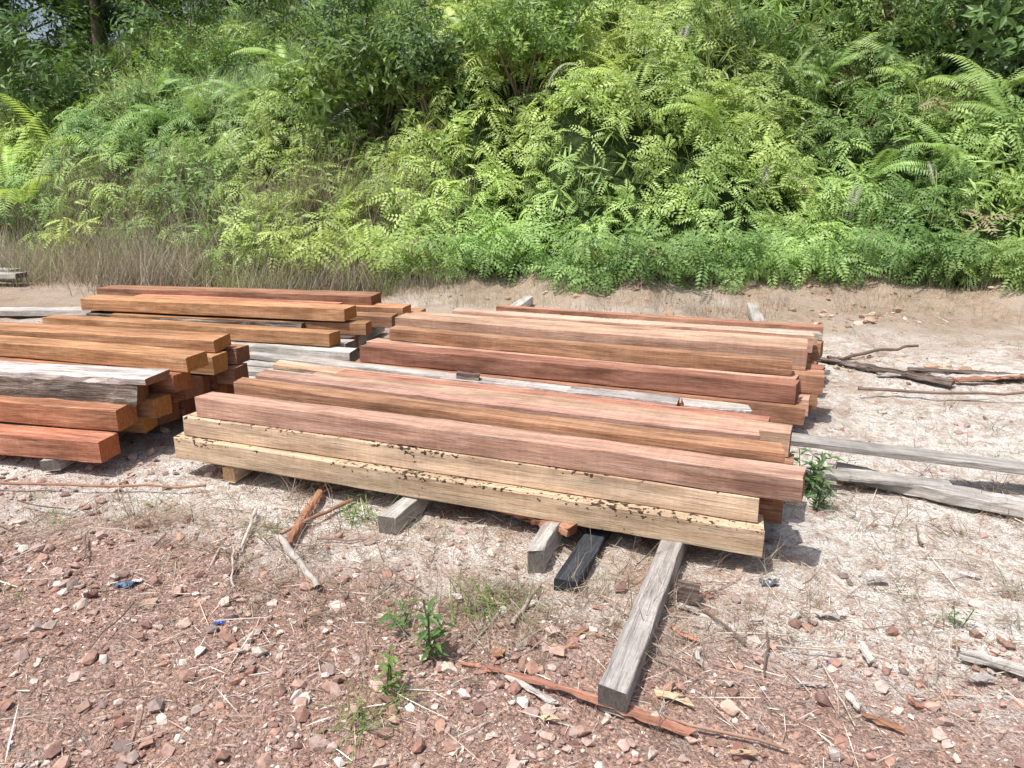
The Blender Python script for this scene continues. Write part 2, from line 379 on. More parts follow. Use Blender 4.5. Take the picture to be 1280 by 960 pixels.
# ---------------------------------------------------------------- stones
def ico(sub,seed,flat=.65,amp=.28,jit=.03):
    bm=bmesh.new(); bmesh.ops.create_icosphere(bm,subdivisions=sub,radius=1)
    r=np.random.default_rng(seed)
    V=np.array([v.co[:] for v in bm.verts]); F=np.array([[v.index for v in f.verts] for f in bm.faces]); bm.free()
    for _ in range(10):
        n=r.normal(size=3); n/=np.linalg.norm(n); d=r.uniform(.35,.75)
        s=V@n; V=V-np.maximum(s-d,0)[:,None]*n
    V*= (1+r.uniform(-amp,amp,3)*.9)*np.array([1,1,flat])
    V+= r.normal(size=V.shape)*jit
    return V,F,np.ones(len(V))*1.0
small=[ico(1,i) for i in range(9)]
def stone_cols(n):
    pal=np.array([[.38,.22,.17],[.46,.30,.24],[.58,.46,.39],[.30,.18,.15],[.66,.57,.50],[.42,.26,.2],[.34,.26,.23],[.50,.36,.31]])
    return pal[rng.integers(0,len(pal),n)]*rng.uniform(.7,1.2,(n,1))
acc=Acc()
N=46000
px=rng.uniform(-3.4,3.2,N*3); py=1.3+rng.uniform(0,1,N*3)**1.3*5
rr=sstep(-.7,.5,(2.55-.42*px)-py+.8*fbm(px*1.6,py*1.6,21,3))
cl=sstep(-.15,.35,fbm(px*2.5,py*2.5,51,2))
keep=(rng.uniform(0,1,N*3)<(.07+.93*rr)*(.3+.7*cl))&(np.abs(px)<.75*py+.6)
px,py=px[keep][:N],py[keep][:N]; n=len(px)
sz=.0028+.0044*rng.pareto(2.2,n); sz=np.clip(sz,.0028,.034)
P=np.stack([px,py,gh(px,py)+sz*.2],1); R=frames(np.stack([rng.normal(0,.3,n),rng.normal(0,.3,n),np.ones(n)],1))
T=stone_cols(n); which=rng.integers(0,9,n)
for k in range(9):
    q=which==k; acc.inst(small[k],R[q],sz[q],P[q],T[q])
acc.obj('gravel',M_stone)
big=[(-.2,2.07,.04,(.66,.54,.44)),(.64,1.89,.036,(.6,.44,.35)),(.63,1.73,.04,(.33,.18,.14)),(.156,2.15,.038,(.52,.35,.27)),(1.02,2.31,.028,(.5,.3,.22)),
 (.2,1.82,.03,(.5,.32,.24)),(-.2,1.82,.026,(.52,.32,.24)),(-.16,1.76,.02,(.5,.36,.3)),(-.93,1.9,.023,(.4,.3,.26)),(-1.63,3.1,.045,(.44,.28,.21)),(-1.32,2.48,.03,(.5,.35,.26)),
 (.09,2.08,.022,(.5,.34,.26)),(.42,1.85,.03,(.6,.48,.4)),(.40,2.55,.025,(.42,.26,.2)),(-1.0,2.5,.022,(.52,.4,.32)),(-.75,2.6,.02,(.52,.4,.32)),(-1.15,2.35,.028,(.55,.4,.32)),
 (-.6,2.9,.025,(.5,.36,.29)),(-1.95,2.9,.03,(.45,.3,.24)),(.3,2.25,.02,(.5,.34,.28)),(1.2,2.1,.02,(.6,.5,.42)),(.9,2.7,.02,(.55,.4,.3)),(-.5,1.75,.018,(.6,.46,.4)),(.05,1.72,.02,(.6,.46,.4)),
 (.5,1.78,.022,(.58,.42,.35)),(-1.3,2.7,.02,(.55,.4,.32)),(-2.0,3.3,.035,(.45,.28,.22)),(.55,1.74,.018,(.6,.45,.38)),(.33,1.76,.016,(.5,.36,.3)),(.1,1.79,.02,(.55,.4,.32)),(.72,2.1,.018,(.5,.33,.26)),(.86,2.2,.02,(.5,.33,.26)),
 (-1.25,2.55,.026,(.5,.34,.27)),(-1.4,2.6,.022,(.45,.3,.24)),(-1.1,2.6,.02,(.56,.42,.34)),(-.95,2.42,.018,(.5,.36,.28)),(-1.5,2.42,.02,(.55,.4,.33)),(-.85,2.55,.02,(.45,.28,.22)),(-1.75,2.75,.025,(.5,.34,.27)),(.38,1.72,.024,(.62,.5,.42)),(.46,1.70,.02,(.5,.36,.3))]
for i,(x,y,r,c) in enumerate(big):
    V0,F0,C0=ico(3,100+i,.7,.2,.012)
    a=random.uniform(0,6.28); ca,sa=math.cos(a),math.sin(a)
    VV=(V0@np.array([[ca,-sa,0],[sa,ca,0],[0,0,1]]).T)*r
    o=mesh_obj('rock',VV,[F0],np.tile(np.array(c)*.95,(len(VV),1)),M_stone)
    o.location=(x,y,float(gh(x,y))+r*.32)
acc=Acc(); n=1200
px=rng.uniform(-1,7,n); py=rng.uniform(5.6,8.9,n); cl=fbm(px*1.2,py*1.2,55,2)>.0; px,py=px[cl],py[cl]; n=len(px)
sz=np.clip(.012+.02*rng.pareto(2.5,n),.01,.07); P=np.stack([px,py,gh(px,py)+sz*.1],1); R=frames(np.stack([rng.normal(0,.3,n),rng.normal(0,.3,n),np.ones(n)],1))
T=np.array([[.46,.31,.21],[.34,.21,.14],[.58,.46,.36]])[rng.integers(0,3,n)]*rng.uniform(.8,1.1,(n,1)); which=rng.integers(0,9,n)
for k in range(9):
    q=which==k; acc.inst(small[k],R[q],sz[q],P[q],T[q])
acc.obj('soil_clods',M_stone)

# ---------------------------------------------------------------- litter
def sliver(seed):
    r=np.random.default_rng(seed); V=[];k=3; bb=r.uniform(-.06,.06)
    for i in range(k+1):
        u=i/k; b=bb*math.sin(u*3.1)*1.2
        wv=.06*(1-.75*abs(2*u-1))*r.uniform(.6,1.3)
        V+=[(u-.5,b-wv,.05*r.uniform(0,1)),(u-.5,b+wv,.05*r.uniform(0,1)+.03)]
    V=np.array(V); F=np.array([(2*i,2*i+2,2*i+3,2*i+1) for i in range(k)])
    return V,F,np.ones(len(V))
sl=[sliver(i) for i in range(10)]
acc=Acc(); N=34000
px=rng.uniform(-3.2,4.5,N*3); py=1.4+rng.uniform(0,1,N*3)**1.1*6.5
w=1.2*np.exp(-((px-.1)/1.2)**2-((py-2.4)/.5)**2)+.8*np.exp(-((px+1.1)/.9)**2-((py-2.95)/.45)**2)+.28+.6*np.exp(-((px-2.0)/1.1)**2-((py-2.9)/1.3)**2)
keep=(rng.uniform(0,1,N*3)<w*(.2+1.6*np.clip(fbm(px*3,py*3,61,2)+.35,0,1)))&(np.abs(px)<.75*py+.6)
px,py=px[keep][:N],py[keep][:N]; n=len(px)
L=np.clip(.016+.028*rng.pareto(2.0,n),.014,.24)
P=np.stack([px,py,gh(px,py)+rng.uniform(.003,.014,n)],1); R=frames(np.stack([rng.normal(0,.12,n),rng.normal(0,.12,n),np.ones(n)],1))
pal=np.array([[.70,.62,.52],[.58,.46,.37],[.40,.25,.18],[.76,.70,.62],[.28,.19,.16],[.5,.33,.25],[.36,.26,.21]])
T=pal[rng.integers(0,7,n)]*rng.uniform(.7,1.15,(n,1)); which=rng.integers(0,10,n)
wd=np.clip(.020/L,.14,1.3)*rng.uniform(.5,1.5,n)
S=np.stack([L,L*wd,np.minimum(L,.05)],1)
for k in range(10):
    q=which==k; acc.inst(sl[k],R[q],S[q],P[q],T[q])
acc.obj('wood_chip_litter',M_litter)

def tube(acc,pts,r0,r1,col,k=7):
    pts=np.array(pts,float); n=len(pts); V=[]
    for i in range(n):
        t=pts[min(i+1,n-1)]-pts[max(i-1,0)]; t/=np.linalg.norm(t)
        ref=np.array([0,0,1.]) if abs(t[2])<.9 else np.array([1.,0,0])
        a=np.cross(t,ref); a/=np.linalg.norm(a); b=np.cross(t,a)
        r=r0+(r1-r0)*i/(n-1)
        for j in range(k):
            an=6.2832*j/k; V.append(pts[i]+r*(1+rng.uniform(-.12,.12))*(math.cos(an)*a+math.sin(an)*b))
    F=[(i*k+j,i*k+(j+1)%k,(i+1)*k+(j+1)%k,(i+1)*k+j) for i in range(n-1) for j in range(k)]
    acc.add(np.array(V),np.array(F),np.tile(np.array(col),(len(V),1)))
def stick(name,p,q,r,col,jit=.005,sub=9):
    a=Acc(); pts=[]
    for i in range(sub):
        u=i/(sub-1); c=np.array(p)*(1-u)+np.array(q)*u
        c=c+rng.normal(0,jit,3)*np.array([1,1,.3]); c[2]=max(c[2],r*.8); pts.append(c)
    tube(a,pts,r,r*.7,col); return a.obj(name,M_trunk,None,True)
stick('fallen_branch',(-.98,2.93,.02),(-.72,2.54,.02),.017,(.45,.40,.36),.003)
stick('fallen_branch',(-1.17,3.2,.02),(-1.11,2.84,.015),.009,(.6,.54,.47),.003)
stick('fallen_branch',(.1,1.98,.02),(.75,1.72,.012),.006,(.38,.24,.18))
stick('fallen_branch',(-1.15,2.85,.02),(-1.05,2.55,.012),.005,(.5,.43,.37))
stick('fallen_branch',(-.75,3.3,.02),(-.98,2.95,.03),.010,(.34,.18,.12),.003)
stick('fallen_branch',(2.4,5.0,.04),(3.6,4.9,.05),.012,(.25,.18,.14),.02)
stick('fallen_branch',(2.5,5.9,.04),(3.4,6.3,.05),.015,(.2,.14,.11),.02)
stick('fallen_branch',(-2.6,3.5,.02),(-1.5,3.45,.02),.008,(.36,.2,.14),.008)
stick('fallen_branch',(.0,2.3,.02),(.1,2.55,.02),.008,(.46,.36,.3),.004)
for i in range(30):
    x=rs.uniform(-2.4,3.2); y=rs.uniform(1.9,3.3) if x<1.3 else rs.uniform(2,5.5)
    if -2.6<x<1.25 and y>2.75-.37*x: y=2.6-.35*x-rs.uniform(0,.5)
    a=rs.uniform(0,6.28); l=rs.uniform(.1,.38); g=rs.uniform(.7,1.2)
    stick('twig',(x,y,.015),(x+l*math.cos(a),y+l*math.sin(a),.015),rs.uniform(.002,.005),tuple(np.array([(.5,.43,.36),(.36,.24,.18),(.2,.15,.12)][i%3])*g),.004,7)

def scrap(name,x,y,s,col):
    n=7; V=[]
    for i in range(n):
        for j in range(n):
            u,v=i/(n-1)-.5,j/(n-1)-.5
            V.append((x+s*u*(1+.5*random.random()),y+s*.6*v*(1+.5*random.random()),float(gh(x,y))+.006+s*.25*random.random()))
    F=[(i*n+j,(i+1)*n+j,(i+1)*n+j+1,i*n+j+1) for i in range(n-1) for j in range(n-1)]
    mesh_obj(name,np.array(V),[np.array(F)],np.tile(np.array(col),(n*n,1)),attrmat(name+'_m',.3,.5))
scrap('plastic_scrap',-1.48,2.6,.05,(.05,.12,.22)); scrap('plastic_scrap',-1.03,2.36,.025,(.03,.07,.35))
scrap('plastic_scrap',.98,2.6,.05,(.10,.11,.13)); scrap('plastic_scrap',1.02,2.12,.015,(.05,.12,.4))
scrap('plastic_scrap',-1.45,2.63,.03,(.6,.6,.6))

# ---------------------------------------------------------------- plant prototypes
def comb(V,F,C,p0,d0,length,n,Lmax,wr,droop,shade=1.,side_droop=.25,r=None):
    p=np.array(p0,float); d=np.array(d0,float); d/=np.linalg.norm(d); st=length/n
    for i in range(n):
        u=(i+.5)/n
        d=d+np.array([0,0,-droop/n]); d/=np.linalg.norm(d)
        p=p+d*st
        s=np.cross(d,[0,0,1.]); s/= (np.linalg.norm(s)+1e-6); up=np.cross(s,d)
        Lk=Lmax*(math.sin(math.pi*min(1,(u*.82+.16)))**.8)
        wd=wr*Lk
        for sg in (-1,1):
            jj=r.uniform(.85,1.15) if r is not None else 1
            a=sg*s*Lk*jj; dn=-up*side_droop*Lk
            b=len(V)
            V+= [p,p+a*.45-d*wd*.8+dn*.2+d*Lk*.1,p+a+d*Lk*.45+dn,p+a*.45+d*wd*.9+dn*.2+d*Lk*.1]
            sh=shade*(r.uniform(.85,1.15) if r is not None else 1)
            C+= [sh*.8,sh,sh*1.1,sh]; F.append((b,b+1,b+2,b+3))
    return p
def fern_star(seed):
    r=np.random.default_rng(seed); V=[];F=[];C=[]
    h=r.uniform(.12,.22)
    V+=[np.array(v) for v in ((-.004,0,-.1),(.004,0,-.1),(.003,0,h),(-.003,0,h))]; C+=[.5]*4; F.append((0,1,2,3))
    k=r.integers(4,7); a0=r.uniform(0,6.28)
    for i in range(k):
        a=a0+6.283*i/k+r.uniform(-.3,.3)
        comb(V,F,C,(0,0,h+r.uniform(-.03,.02)),(math.cos(a),math.sin(a),r.uniform(.1,.6)),r.uniform(.15,.25),8,.042,.36,r.uniform(.8,1.8),r.uniform(.85,1.1),.3,r)
    return np.array(V),np.array(F),np.array(C)
def big_fern(seed):
    r=np.random.default_rng(seed); V=[];F=[];C=[]
    k=r.integers(4,8)
    for i in range(k):
        a=r.uniform(0,6.28); e=r.uniform(.7,2.4)
        comb(V,F,C,(0,0,0),(math.cos(a),math.sin(a),e),r.uniform(.6,1.25),28,.14,.13,r.uniform(1.3,2.4),r.uniform(.8,1.1),.5,r)
    return np.array(V),np.array(F),np.array(C)
def leafq(V,F,C,p,d,L,w,sh,nrm):
    s=np.cross(d,nrm); s/=np.linalg.norm(s)+1e-6; b=len(V)
    m=p+d*L*.45-nrm*L*.04; t=p+d*L-nrm*L*.22
    V+= [p,m+s*w/2+nrm*w*.15,t,m-nrm*w*.1,m-s*w/2+nrm*w*.15]
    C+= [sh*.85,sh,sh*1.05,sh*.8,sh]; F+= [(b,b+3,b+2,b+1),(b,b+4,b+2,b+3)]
def sprig(seed,nl=11,L=.10,w=.042,ln=.28,elo=-.1):
    r=np.random.default_rng(seed); V=[];F=[];C=[]
    V+=[np.array(v) for v in ((-.004,0,-.15),(.004,0,-.15),(.003,0,ln),(-.003,0,ln))]; C+=[.5]*4; F.append((0,1,2,3))
    for i in range(nl):
        z=ln*(i+1)/nl; a=i*2.4+r.uniform(-.4,.4); el=r.uniform(elo,.7)
        dd=np.array([math.cos(a)*math.cos(el),math.sin(a)*math.cos(el),math.sin(el)])
        nr=np.array([0,0,1.])-dd*dd[2]; nr+=r.normal(0,.2,3); nr/=np.linalg.norm(nr)
        leafq(V,F,C,np.array([0,0,z]),dd,L*r.uniform(.7,1.2),w*r.uniform(.8,1.2),r.uniform(.8,1.15),nr)
    return np.array(V),np.array(F),np.array(C)
def grass(seed,nb=26,h=.5,w=.006,spread=.5,curl=1.0,base=.05):
    r=np.random.default_rng(seed); V=[];F=[];C=[]
    for i in range(nb):
        a=r.uniform(0,6.28); p=np.array([r.normal(0,base),r.normal(0,base),-.02]); d=np.array([math.cos(a)*spread*r.uniform(.1,1),math.sin(a)*spread*r.uniform(.1,1),1.]); d/=np.linalg.norm(d)
        hh=h*r.uniform(.35,1.15); s=np.array([-math.sin(a),math.cos(a),0]); k=5; sh=r.uniform(.6,1.25); b=len(V); cu=curl*r.uniform(.1,1.5)
        ww=w*r.uniform(.7,1.3)
        for j in range(k+1):
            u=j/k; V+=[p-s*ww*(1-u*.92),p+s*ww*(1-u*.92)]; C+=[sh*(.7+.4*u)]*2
            d=d+np.array([math.cos(a)*.12,math.sin(a)*.12,-.22])*cu+r.normal(0,.06,3); d/=np.linalg.norm(d); p=p+d*hh/k
        F+=[(b+2*j,b+2*j+1,b+2*j+3,b+2*j+2) for j in range(k)]
    return np.array(V),np.array(F),np.array(C)
ferns=[fern_star(i) for i in range(12)]
lances=[sprig(80+i,8,.24,.036,.12,-.5) for i in range(5)]
bigs=[big_fern(i) for i in range(6)]
sprigs=[sprig(i) for i in range(6)]
bigleaf=[sprig(20+i,9,.2,.075,.35) for i in range(4)]
grasses=[grass(i) for i in range(6)]
drygr=[grass(40+i,20,.62,.0032,.6,.35,.18) for i in range(8)]

# ---------------------------------------------------------------- hillside
def slope(x): return .40+(.80-.40)*sstep(-5.5,1.0,x)
def H(x,y):
    d=y-Yb(x); dd=np.maximum(d,0); dm=np.minimum(dd,8.5)
    h=.7*(1-np.exp(-dd/.5))+slope(x)*dm+.06*(dd-dm)
    h=h+sstep(0,1.5,d)*(1.3*fbm(x*.45,y*.45,71,3)+.8*fbm(x*1.2,y*1.2,77,2))
    return np.where(d<0,-.25,h)
hx=np.linspace(-32,32,330); hd=np.concatenate([[-.6,-.25,-.02],np.linspace(.02,12,110),np.linspace(12.5,60,30)])
HX,HD=np.meshgrid(hx,hd); HY=Yb(HX)+HD; HZ=H(HX,HY)
V=np.stack([HX.ravel(),HY.ravel(),HZ.ravel()],1); nx=len(hx)
ii=(np.arange(len(hd)-1)[:,None]*nx+np.arange(nx-1)[None]).ravel()
F=np.stack([ii,ii+1,ii+nx+1,ii+nx],1)
m,nt=newmat('undergrowth_soil'); tc=nt.nodes.new('ShaderNodeTexCoord')
n1=noise(nt,tc.outputs['Object'],6,6,.7)
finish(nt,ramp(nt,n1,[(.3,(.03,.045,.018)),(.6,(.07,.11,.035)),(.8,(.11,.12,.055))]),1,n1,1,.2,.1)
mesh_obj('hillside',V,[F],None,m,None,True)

def scatter(N,x0,x1,d0,d1,pw=1.0):
    x=rng.uniform(x0,x1,N); d=d0+(d1-d0)*rng.uniform(0,1,N)**pw; y=Yb(x)+d
    k=np.abs(x)<.70*y+1.3
    return x[k],y[k],d[k]
def place(acc,protos,x,y,z,nrm,sc,T):
    R=frames(nrm); w=rng.integers(0,len(protos),len(x)); P=np.stack([x,y,z],1)
    for k in range(len(protos)):
        q=w==k; acc.inst(protos[k],R[q],sc[q],P[q],T[q])
def bank_n(n,up=1.0,fwd=-.7,j=.4):
    return np.stack([rng.normal(0,j,n),rng.normal(fwd,j,n),up+rng.normal(0,j*.5,n)],1)
LG=(.46,.62,.20); DG=(.19,.31,.09)
def greens(x,y,n,light=LG,dark=DG,s=0):
    t=np.clip(.58+fbm(x*.6,y*.6,81+s,3)*1.2+rng.normal(0,.3,n),0,1.35)[:,None]
    c=np.array(dark)*(1-t)+np.array(light)*t
    hue=fbm(x*.45+9,y*.45,131,2)[:,None]
    return c*(1+hue*np.array([.30,.05,-.15]))
acc=Acc()
x,y,d=scatter(12500,-14,14,-.3,9.3,1.35); n=len(x)
left=sstep(-1.6,-4.0,x)*sstep(1.5,.3,d)
k=rng.uniform(0,1,n)>left*.85; x,y,d=x[k],y[k],d[k]; n=len(x)
z=np.maximum(H(x,y),0)+rng.uniform(-.12,.28,n)*np.clip(.4+d,0,1); z=np.where(d<.05,rng.uniform(.1,.55,n),z)
T=greens(x,y,n); br=rng.uniform(0,1,n)<.015; T[br]=np.array([.42,.34,.2])
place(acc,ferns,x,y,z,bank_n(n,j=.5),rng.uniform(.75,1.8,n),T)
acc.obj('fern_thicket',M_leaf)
acc=Acc()
x,y,d=scatter(5200,-14,14,-.1,9.3,1.2); n=len(x)
k=(fbm(x*.5,y*.5,191,3)+rng.normal(0,.15,n)>.0)&(rng.uniform(0,1,n)>sstep(-1.6,-4.0,x)*sstep(1.5,.3,d)*.8); x,y,d=x[k],y[k],d[k]; n=len(x)
place(acc,lances,x,y,np.maximum(H(x,y),0)+rng.uniform(.1,.4,n),bank_n(n,j=.35,fwd=-.4),rng.uniform(.6,1.15,n),greens(x,y,n,(.50,.66,.22),(.22,.35,.10),3))
acc.obj('lance_leaf_undergrowth',M_leaf)
acc=Acc()
spots=[(-1.0,11.5),(.9,11.2),(1.6,12.6),(2.3,11.8),(3.0,13.0),(4.6,10.2),(5.4,11.0),(6.2,10.5),(-3.3,12.2),(-5.0,13.0),(-8.2,13.2),(-8.8,13.8),(-7.7,13.6),(3.9,11.6),(-.3,13.2),(2.6,9.9),(5.3,9.6),(1.2,13.8),(4.8,13.5)]
x=np.array([s[0] for s in spots]); y=np.array([s[1] for s in spots]); n0=len(x)
x=np.concatenate([x,rng.uniform(-9,10,36)]); y=np.concatenate([y,np.zeros(36)]); y[n0:]=Yb(x[n0:])+rng.uniform(.8,7,36); n=len(x)
T=greens(x,y,n,(.46,.62,.2),(.3,.45,.14)); T[(rng.uniform(0,1,n)<.15)]=(.48,.54,.42); T[10:13]=(.5,.68,.2)
S=rng.uniform(.6,1.2,n); S[10:13]=1.6
place(acc,bigs,x,y,H(x,y)+.4,bank_n(n,1,-.25,.15),S,T)
acc.obj('arching_fern_clump',M_leaf)
acc=Acc(); pf=[]
for i in range(4):
    r=np.random.default_rng(300+i); V=[];F=[];C=[]
    comb(V,F,C,(0,0,0),(r.uniform(-1,1),-.6,.5),.55,26,.07,.13,3.2,1.,.4,r); pf.append((np.array(V),np.array(F),np.array(C)))
x=np.array([-1.5,-1.1,3.25,3.6,-1.9,.8,4.3,-3.9,2.4,5.0,-4.6,.2]); y=Yb(x)+np.array([1.6,.7,.6,.5,2.2,1.0,.5,1.2,2.2,.8,2.,2.5]); n=len(x)
place(acc,pf,x,y,H(x,y)+.55,bank_n(n,1,-.1,.1),rng.uniform(.8,1.3,n),np.tile([.56,.56,.47],(n,1))*rng.uniform(.7,1.1,(n,1)))
acc.obj('withered_fern_fronds',M_leaf)
acc=Acc()
x,y,d=scatter(3400,-14,14,.1,9.3,1.2); n=len(x)
k=fbm(x*.6,y*.6,91,3)+rng.normal(0,.12,n)>.08; x,y,d=x[k],y[k],d[k]; n=len(x)
place(acc,sprigs,x,y,H(x,y)+rng.uniform(0,.3,n),bank_n(n,1,-.4,.4),rng.uniform(.8,1.6,n),greens(x,y,n,(.34,.5,.15),(.13,.22,.07),5))
acc.obj('broadleaf_undergrowth',M_leaf)
def shrub(name,x,y,r,h,protos,light,dark,n=420,stems=7):
    z=float(H(np.array(x),np.array(y))); e=empty(name,(x,y,z))
    a=Acc(); w=Acc()
    cent=[(rng.normal(0,r*.5),rng.normal(0,r*.4),h*rng.uniform(.25,1.0),r*rng.uniform(.2,.45)) for _ in range(stems*2)]
    for c in cent:
        pts=[np.array([0,0,-.1]),np.array([c[0]*.3,c[1]*.3,c[2]*.4]),np.array([c[0]*.7,c[1]*.7,c[2]*.75]),np.array(c[:3])]
        tube(w,pts,.022,.006,(.2,.15,.11),5)
    ci=rng.integers(0,len(cent),n); cc=np.array(cent)[ci]
    v=rng.normal(size=(n,3)); v/=np.linalg.norm(v,axis=1,keepdims=True); rad=cc[:,3:4]*rng.uniform(.4,1.25,(n,1))
    P=cc[:,:3]+v*rad*np.array([1,1,.8]); P[:,2]=np.maximum(P[:,2],.05)
    t=rng.uniform(0,1,(n,1)); T=np.array(dark)*(1-t)+np.array(light)*t
    R=frames(v+np.array([0,-.2,.7])); wq=rng.integers(0,len(protos),n); sc=rng.uniform(.6,1.2,n)
    for k in range(len(protos)):
        q=wq==k; a.inst(protos[k],R[q],sc[q],P[q],T[q])
    a.obj('foliage',M_leaf,e); w.obj('stems',M_trunk,e,True)
D1=((.19,.32,.10),(.07,.13,.045)); D2=((.36,.54,.15),(.15,.26,.08))
shrub('broadleaf_shrub',-1.9,11.6,1.1,1.5,bigleaf,(.28,.42,.12),(.09,.16,.05),300)
shrub('broadleaf_shrub',-1.2,11.2,.7,1.0,sprigs,*D1,300)
shrub('broadleaf_shrub',-2.4,13.0,1.2,1.5,sprigs,*D1,420)
shrub('broadleaf_shrub',.15,11.0,.8,1.7,sprigs,*D2,420)
shrub('broadleaf_shrub',6.5,11.0,1.3,1.9,bigleaf,*D1,340)
shrub('broadleaf_shrub',7.3,12.2,1.5,2.4,sprigs,*D1,600)
shrub('broadleaf_shrub',5.6,12.4,1.2,1.6,sprigs,*D1,420)
shrub('broadleaf_shrub',1.9,13.4,1.2,1.5,sprigs,*D2,420)
shrub('broadleaf_shrub',3.4,12.2,.9,1.2,lances,*D2,240)
shrub('broadleaf_shrub',-5.4,14.8,1.0,1.2,sprigs,*D2,300)
shrub('broadleaf_shrub',-8.6,15.4,1.4,2.0,bigleaf,*D1,340)
shrub('broadleaf_shrub',-10.5,15.6,1.6,2.2,sprigs,*D1,500)
shrub('broadleaf_shrub',-6.8,17.5,1.5,1.8,sprigs,*D1,420)
acc=Acc()
x,y,d=scatter(1700,-10,-1.0,2.2,9.3); n=len(x)
k=fbm(x*.5,y*.5,95,2)+.35*sstep(-7,-3.5,x)>.0; x,y=x[k],y[k]; n=len(x)
place(acc,grasses,x,y,H(x,y)+.15,bank_n(n,1,-.1,.15),rng.uniform(1,1.9,n),greens(x,y,n,(.48,.56,.30),(.28,.38,.17),7))
x,y,d=scatter(500,-9,11,0,9); n=len(x)
place(acc,grasses,x,y,H(x,y)+.2,bank_n(n,1,-.2,.2),rng.uniform(.8,1.4,n),greens(x,y,n,(.46,.56,.25),(.24,.36,.12),7))
x=rng.uniform(-8,-1.5,260); y=Yb(x)-rng.uniform(-1.2,.7,260); n=260
place(acc,grasses,x,y,np.maximum(H(x,y),0),bank_n(n,1,0,.2),rng.uniform(.5,1.2,n),greens(x,y,n,(.38,.46,.22),(.22,.3,.12),7))
acc.obj('tall_grass',M_grass)
acc=Acc()
x=rng.uniform(-9,-.8,1500); y=Yb(x)+1.1-rng.uniform(0,1,1500)*2.6*np.interp(x,[-9,-6,-3,-.8],[1,1,.85,.6]); n=len(x)
k=fbm(x*1.1,y*1.1,97,2)+rng.normal(0,.15,n)>-.2; x,y=x[k],y[k]; n=len(x)
pal=np.array([[.50,.43,.36],[.42,.35,.31],[.33,.37,.22],[.58,.52,.44],[.36,.29,.27]])
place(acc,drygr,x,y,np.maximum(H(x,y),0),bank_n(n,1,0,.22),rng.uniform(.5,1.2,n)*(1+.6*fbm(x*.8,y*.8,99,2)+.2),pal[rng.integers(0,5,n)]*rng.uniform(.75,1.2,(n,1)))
x=rng.uniform(-1.8,8,340); y=Yb(x)-rng.uniform(-.1,1.3,340); n=len(x)
place(acc,drygr,x,y,gh(x,y),bank_n(n,1,0,.2),rng.uniform(.2,.6,n),pal[rng.integers(0,5,n)]*rng.uniform(.8,1.2,(n,1)))
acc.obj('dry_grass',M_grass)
acc=Acc()
low=[grass(60+i,16,.16,.0020,1.1,1.0,.03) for i in range(5)]
x=rng.uniform(-4,6,260); y=rng.uniform(2.0,8.6,260); n=len(x)
inpile=((y-(4.0-.37*x)>-.9)&(y-(4.0-.37*x)<2.2)&(x>-1.9)&(x<2.2))|((x<-1.7)&(y>3.6)&(y<6.8))
x,y=x[~inpile],y[~inpile]; n=len(x)
place(acc,low,x,y,gh(x,y),bank_n(n,1,0,.15),rng.uniform(.4,1.1,n),np.array([[.4,.34,.26],[.33,.27,.2],[.2,.27,.1]])[rng.integers(0,3,n)])
wd=[(-1.76,3.22,1.2,1),(-1.7,3.35,1.0,0),(-1.05,3.05,1.0,0),(-2.06,3.14,1.0,0),(-1.1,2.7,.9,1),(-1.85,2.5,.6,0),(-.64,3.08,1.2,0),(-.55,3.12,1.0,0),(-.75,3.2,.9,0),(-.1,2.43,1.5,0),(-.16,2.48,1.3,1),(-.02,2.46,1.2,1),(-.08,2.4,1.4,0),(.02,2.45,1.4,0),(.05,2.5,1.2,1),(-.2,2.4,1.4,0),(-.36,1.95,1.2,0),(-.43,1.83,1.2,0),(-.45,1.86,1.0,0),(-.4,2.35,.8,1),(.35,2.6,.6,0),(1.75,2.3,1.0,1),(1.9,2.6,1.2,1),(1.5,3.3,.9,0),(-.95,3.5,.9,0),(-1.9,3.4,1.1,1),(1.54,2.35,.6,0),(-.28,3.0,.7,0),(-1.65,3.15,1.2,1)]
for (a,b,s,dry) in wd:
    c=(.40,.34,.26) if dry else (.22,.34,.10)
    place(acc,low,np.array([a]*2),np.array([b]*2)+rng.normal(0,.02,2),gh(np.array([a]*2),np.array([b]*2)),bank_n(2,1,0,.1),np.array([s,s*.9]),np.array([c,c]))
acc.obj('ground_weeds',M_grass)
acc=Acc()
for (cx,cy,sx,sy,nn) in ((-.1,2.42,.45,.13,130),(-1.5,3.15,.5,.18,90),(.5,2.3,.5,.2,70),(1.9,2.5,.5,.4,110),(2.4,3.9,.6,.8,60),(-.6,2.7,.4,.2,60)):
    x=rng.normal(cx,sx,nn); y=rng.normal(cy,sy,nn); n=nn
    place(acc,low,x,y,gh(x,y)+.012,np.stack([rng.normal(0,1,n),rng.normal(0,1,n),np.full(n,.35)],1),rng.uniform(.5,1.1,n),np.array([[.66,.59,.50],[.52,.44,.36],[.38,.30,.24]])[rng.integers(0,3,n)])
acc.obj('dead_straw',M_grass)
def weed(x,y,h,col,n=3):
    a=Acc(); pr=[sprig(500+i,12,.055,.018,.16) for i in range(3)]
    X=np.full(n,x)+rng.normal(0,.012,n); Yy=np.full(n,y)+rng.normal(0,.012,n)
    place(a,pr,X,Yy,gh(X,Yy)+.01,bank_n(n,1,0,.22),rng.uniform(.8,1.15,n)*h/.16,np.tile(col,(n,1)))
    a.obj('leafy_weed',M_leaf)
weed(-.26,2.13,.17,(.14,.25,.08)); weed(-.35,2.3,.12,(.14,.25,.08),2); weed(1.42,3.42,.2,(.12,.22,.07),5); weed(1.40,3.25,.15,(.12,.22,.07),4); weed(1.55,2.33,.08,(.12,.22,.06),2)
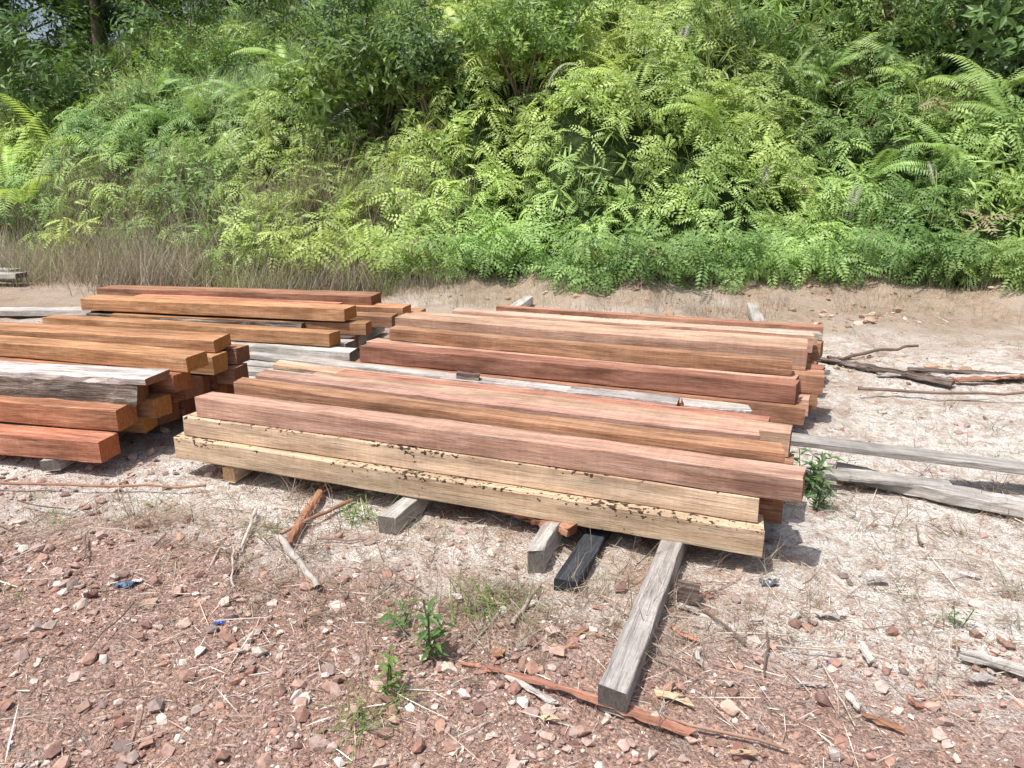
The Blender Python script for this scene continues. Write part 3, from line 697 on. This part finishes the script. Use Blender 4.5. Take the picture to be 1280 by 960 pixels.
weed(-.7,3.12,.1,(.18,.3,.08),3); weed(-.38,1.97,.13,(.2,.32,.09),2)

def tree(x,y,h,light,dark,seed):
    z=float(H(np.array(x),np.array(y))); e=empty('broadleaf_tree',(x,y,z)); w=Acc(); a=Acc()
    top=np.array([rng.normal(0,.4),rng.normal(0,.3),h*.8])
    tube(w,[(0,0,-.3),(top[0]*.2,0,h*.25),(top[0]*.5,top[1]*.5,h*.5),top],.13,.04,(.16,.13,.10),8)
    cs=[]
    for i in range(13):
        u=rng.uniform(.1,.95); b=np.array([top[0]*u,top[1]*u,h*.8*u]); an=rng.uniform(0,6.28); l=h*.30*rng.uniform(.5,1.1)
        c=b+np.array([math.cos(an)*l,math.sin(an)*l,l*.5]); tube(w,[b,(b+c)/2+[0,0,.05],c],.045,.012,(.16,.13,.10),5); cs.append((*c,h*rng.uniform(.08,.15)))
    cs=np.array(cs); n=700; cc=cs[rng.integers(0,len(cs),n)]
    v=rng.normal(size=(n,3)); v/=np.linalg.norm(v,axis=1,keepdims=True)
    P=cc[:,:3]+v*cc[:,3:4]*rng.uniform(.3,1.15,(n,1)); t=rng.uniform(0,1,(n,1))
    T=np.array(dark)*(1-t)+np.array(light)*t; R=frames(v+[0,0,.5]); wq=rng.integers(0,6,n); sc=rng.uniform(1.2,2.1,n)
    for k in range(6):
        q=wq==k; a.inst(sprigs[k],R[q],sc[q],P[q],T[q])
    a.obj('crown',M_leaf,e); w.obj('trunk',M_trunk,e,True)
for i,(x,y,h) in enumerate([(-14.5,20,6),(-12.4,19.4,5.5),(-10,20,5.5),(-7.6,21,5),(-5.3,20.8,4.5),(-3.2,20.5,5),(-11.2,23,7),(-8.9,22.6,6),(-13.6,22.5,7)]):
    tree(x,y,h,(.18,.30,.10),(.06,.12,.04),i)

# ---------------------------------------------------------------- light / world / camera
el=math.radians(66)
to_sun=Vector((-.74,-.55,0)).normalized()*math.cos(el)+Vector((0,0,math.sin(el)))
sd=bpy.data.lights.new('sun','SUN'); sd.energy=4.6; sd.angle=math.radians(.8); sd.color=(1,.975,.94)
so=bpy.data.objects.new('sun',sd); link(so); so.rotation_euler=to_sun.to_track_quat('Z','Y').to_euler(); so.location=(0,0,20)
w=bpy.data.worlds.new('World'); scene.world=w; w.use_nodes=True
nt=w.node_tree; bg=nt.nodes['Background']; sk=nt.nodes.new('ShaderNodeTexSky'); sk.sky_type='NISHITA'; sk.sun_disc=False
sk.sun_elevation=el; sk.sun_rotation=math.atan2(to_sun.x,to_sun.y)
sk.air_density=1; sk.dust_density=4; sk.ozone_density=.7
nt.links.new(sk.outputs[0],bg.inputs[0]); bg.inputs[1].default_value=.15
cd=bpy.data.cameras.new('camera'); cd.lens=27; cd.sensor_width=36; cd.clip_end=600; cd.clip_start=.05
co=bpy.data.objects.new('camera',cd); link(co); co.location=(0,0,1.55); co.rotation_euler=(math.radians(73.74),0,0)
scene.camera=co
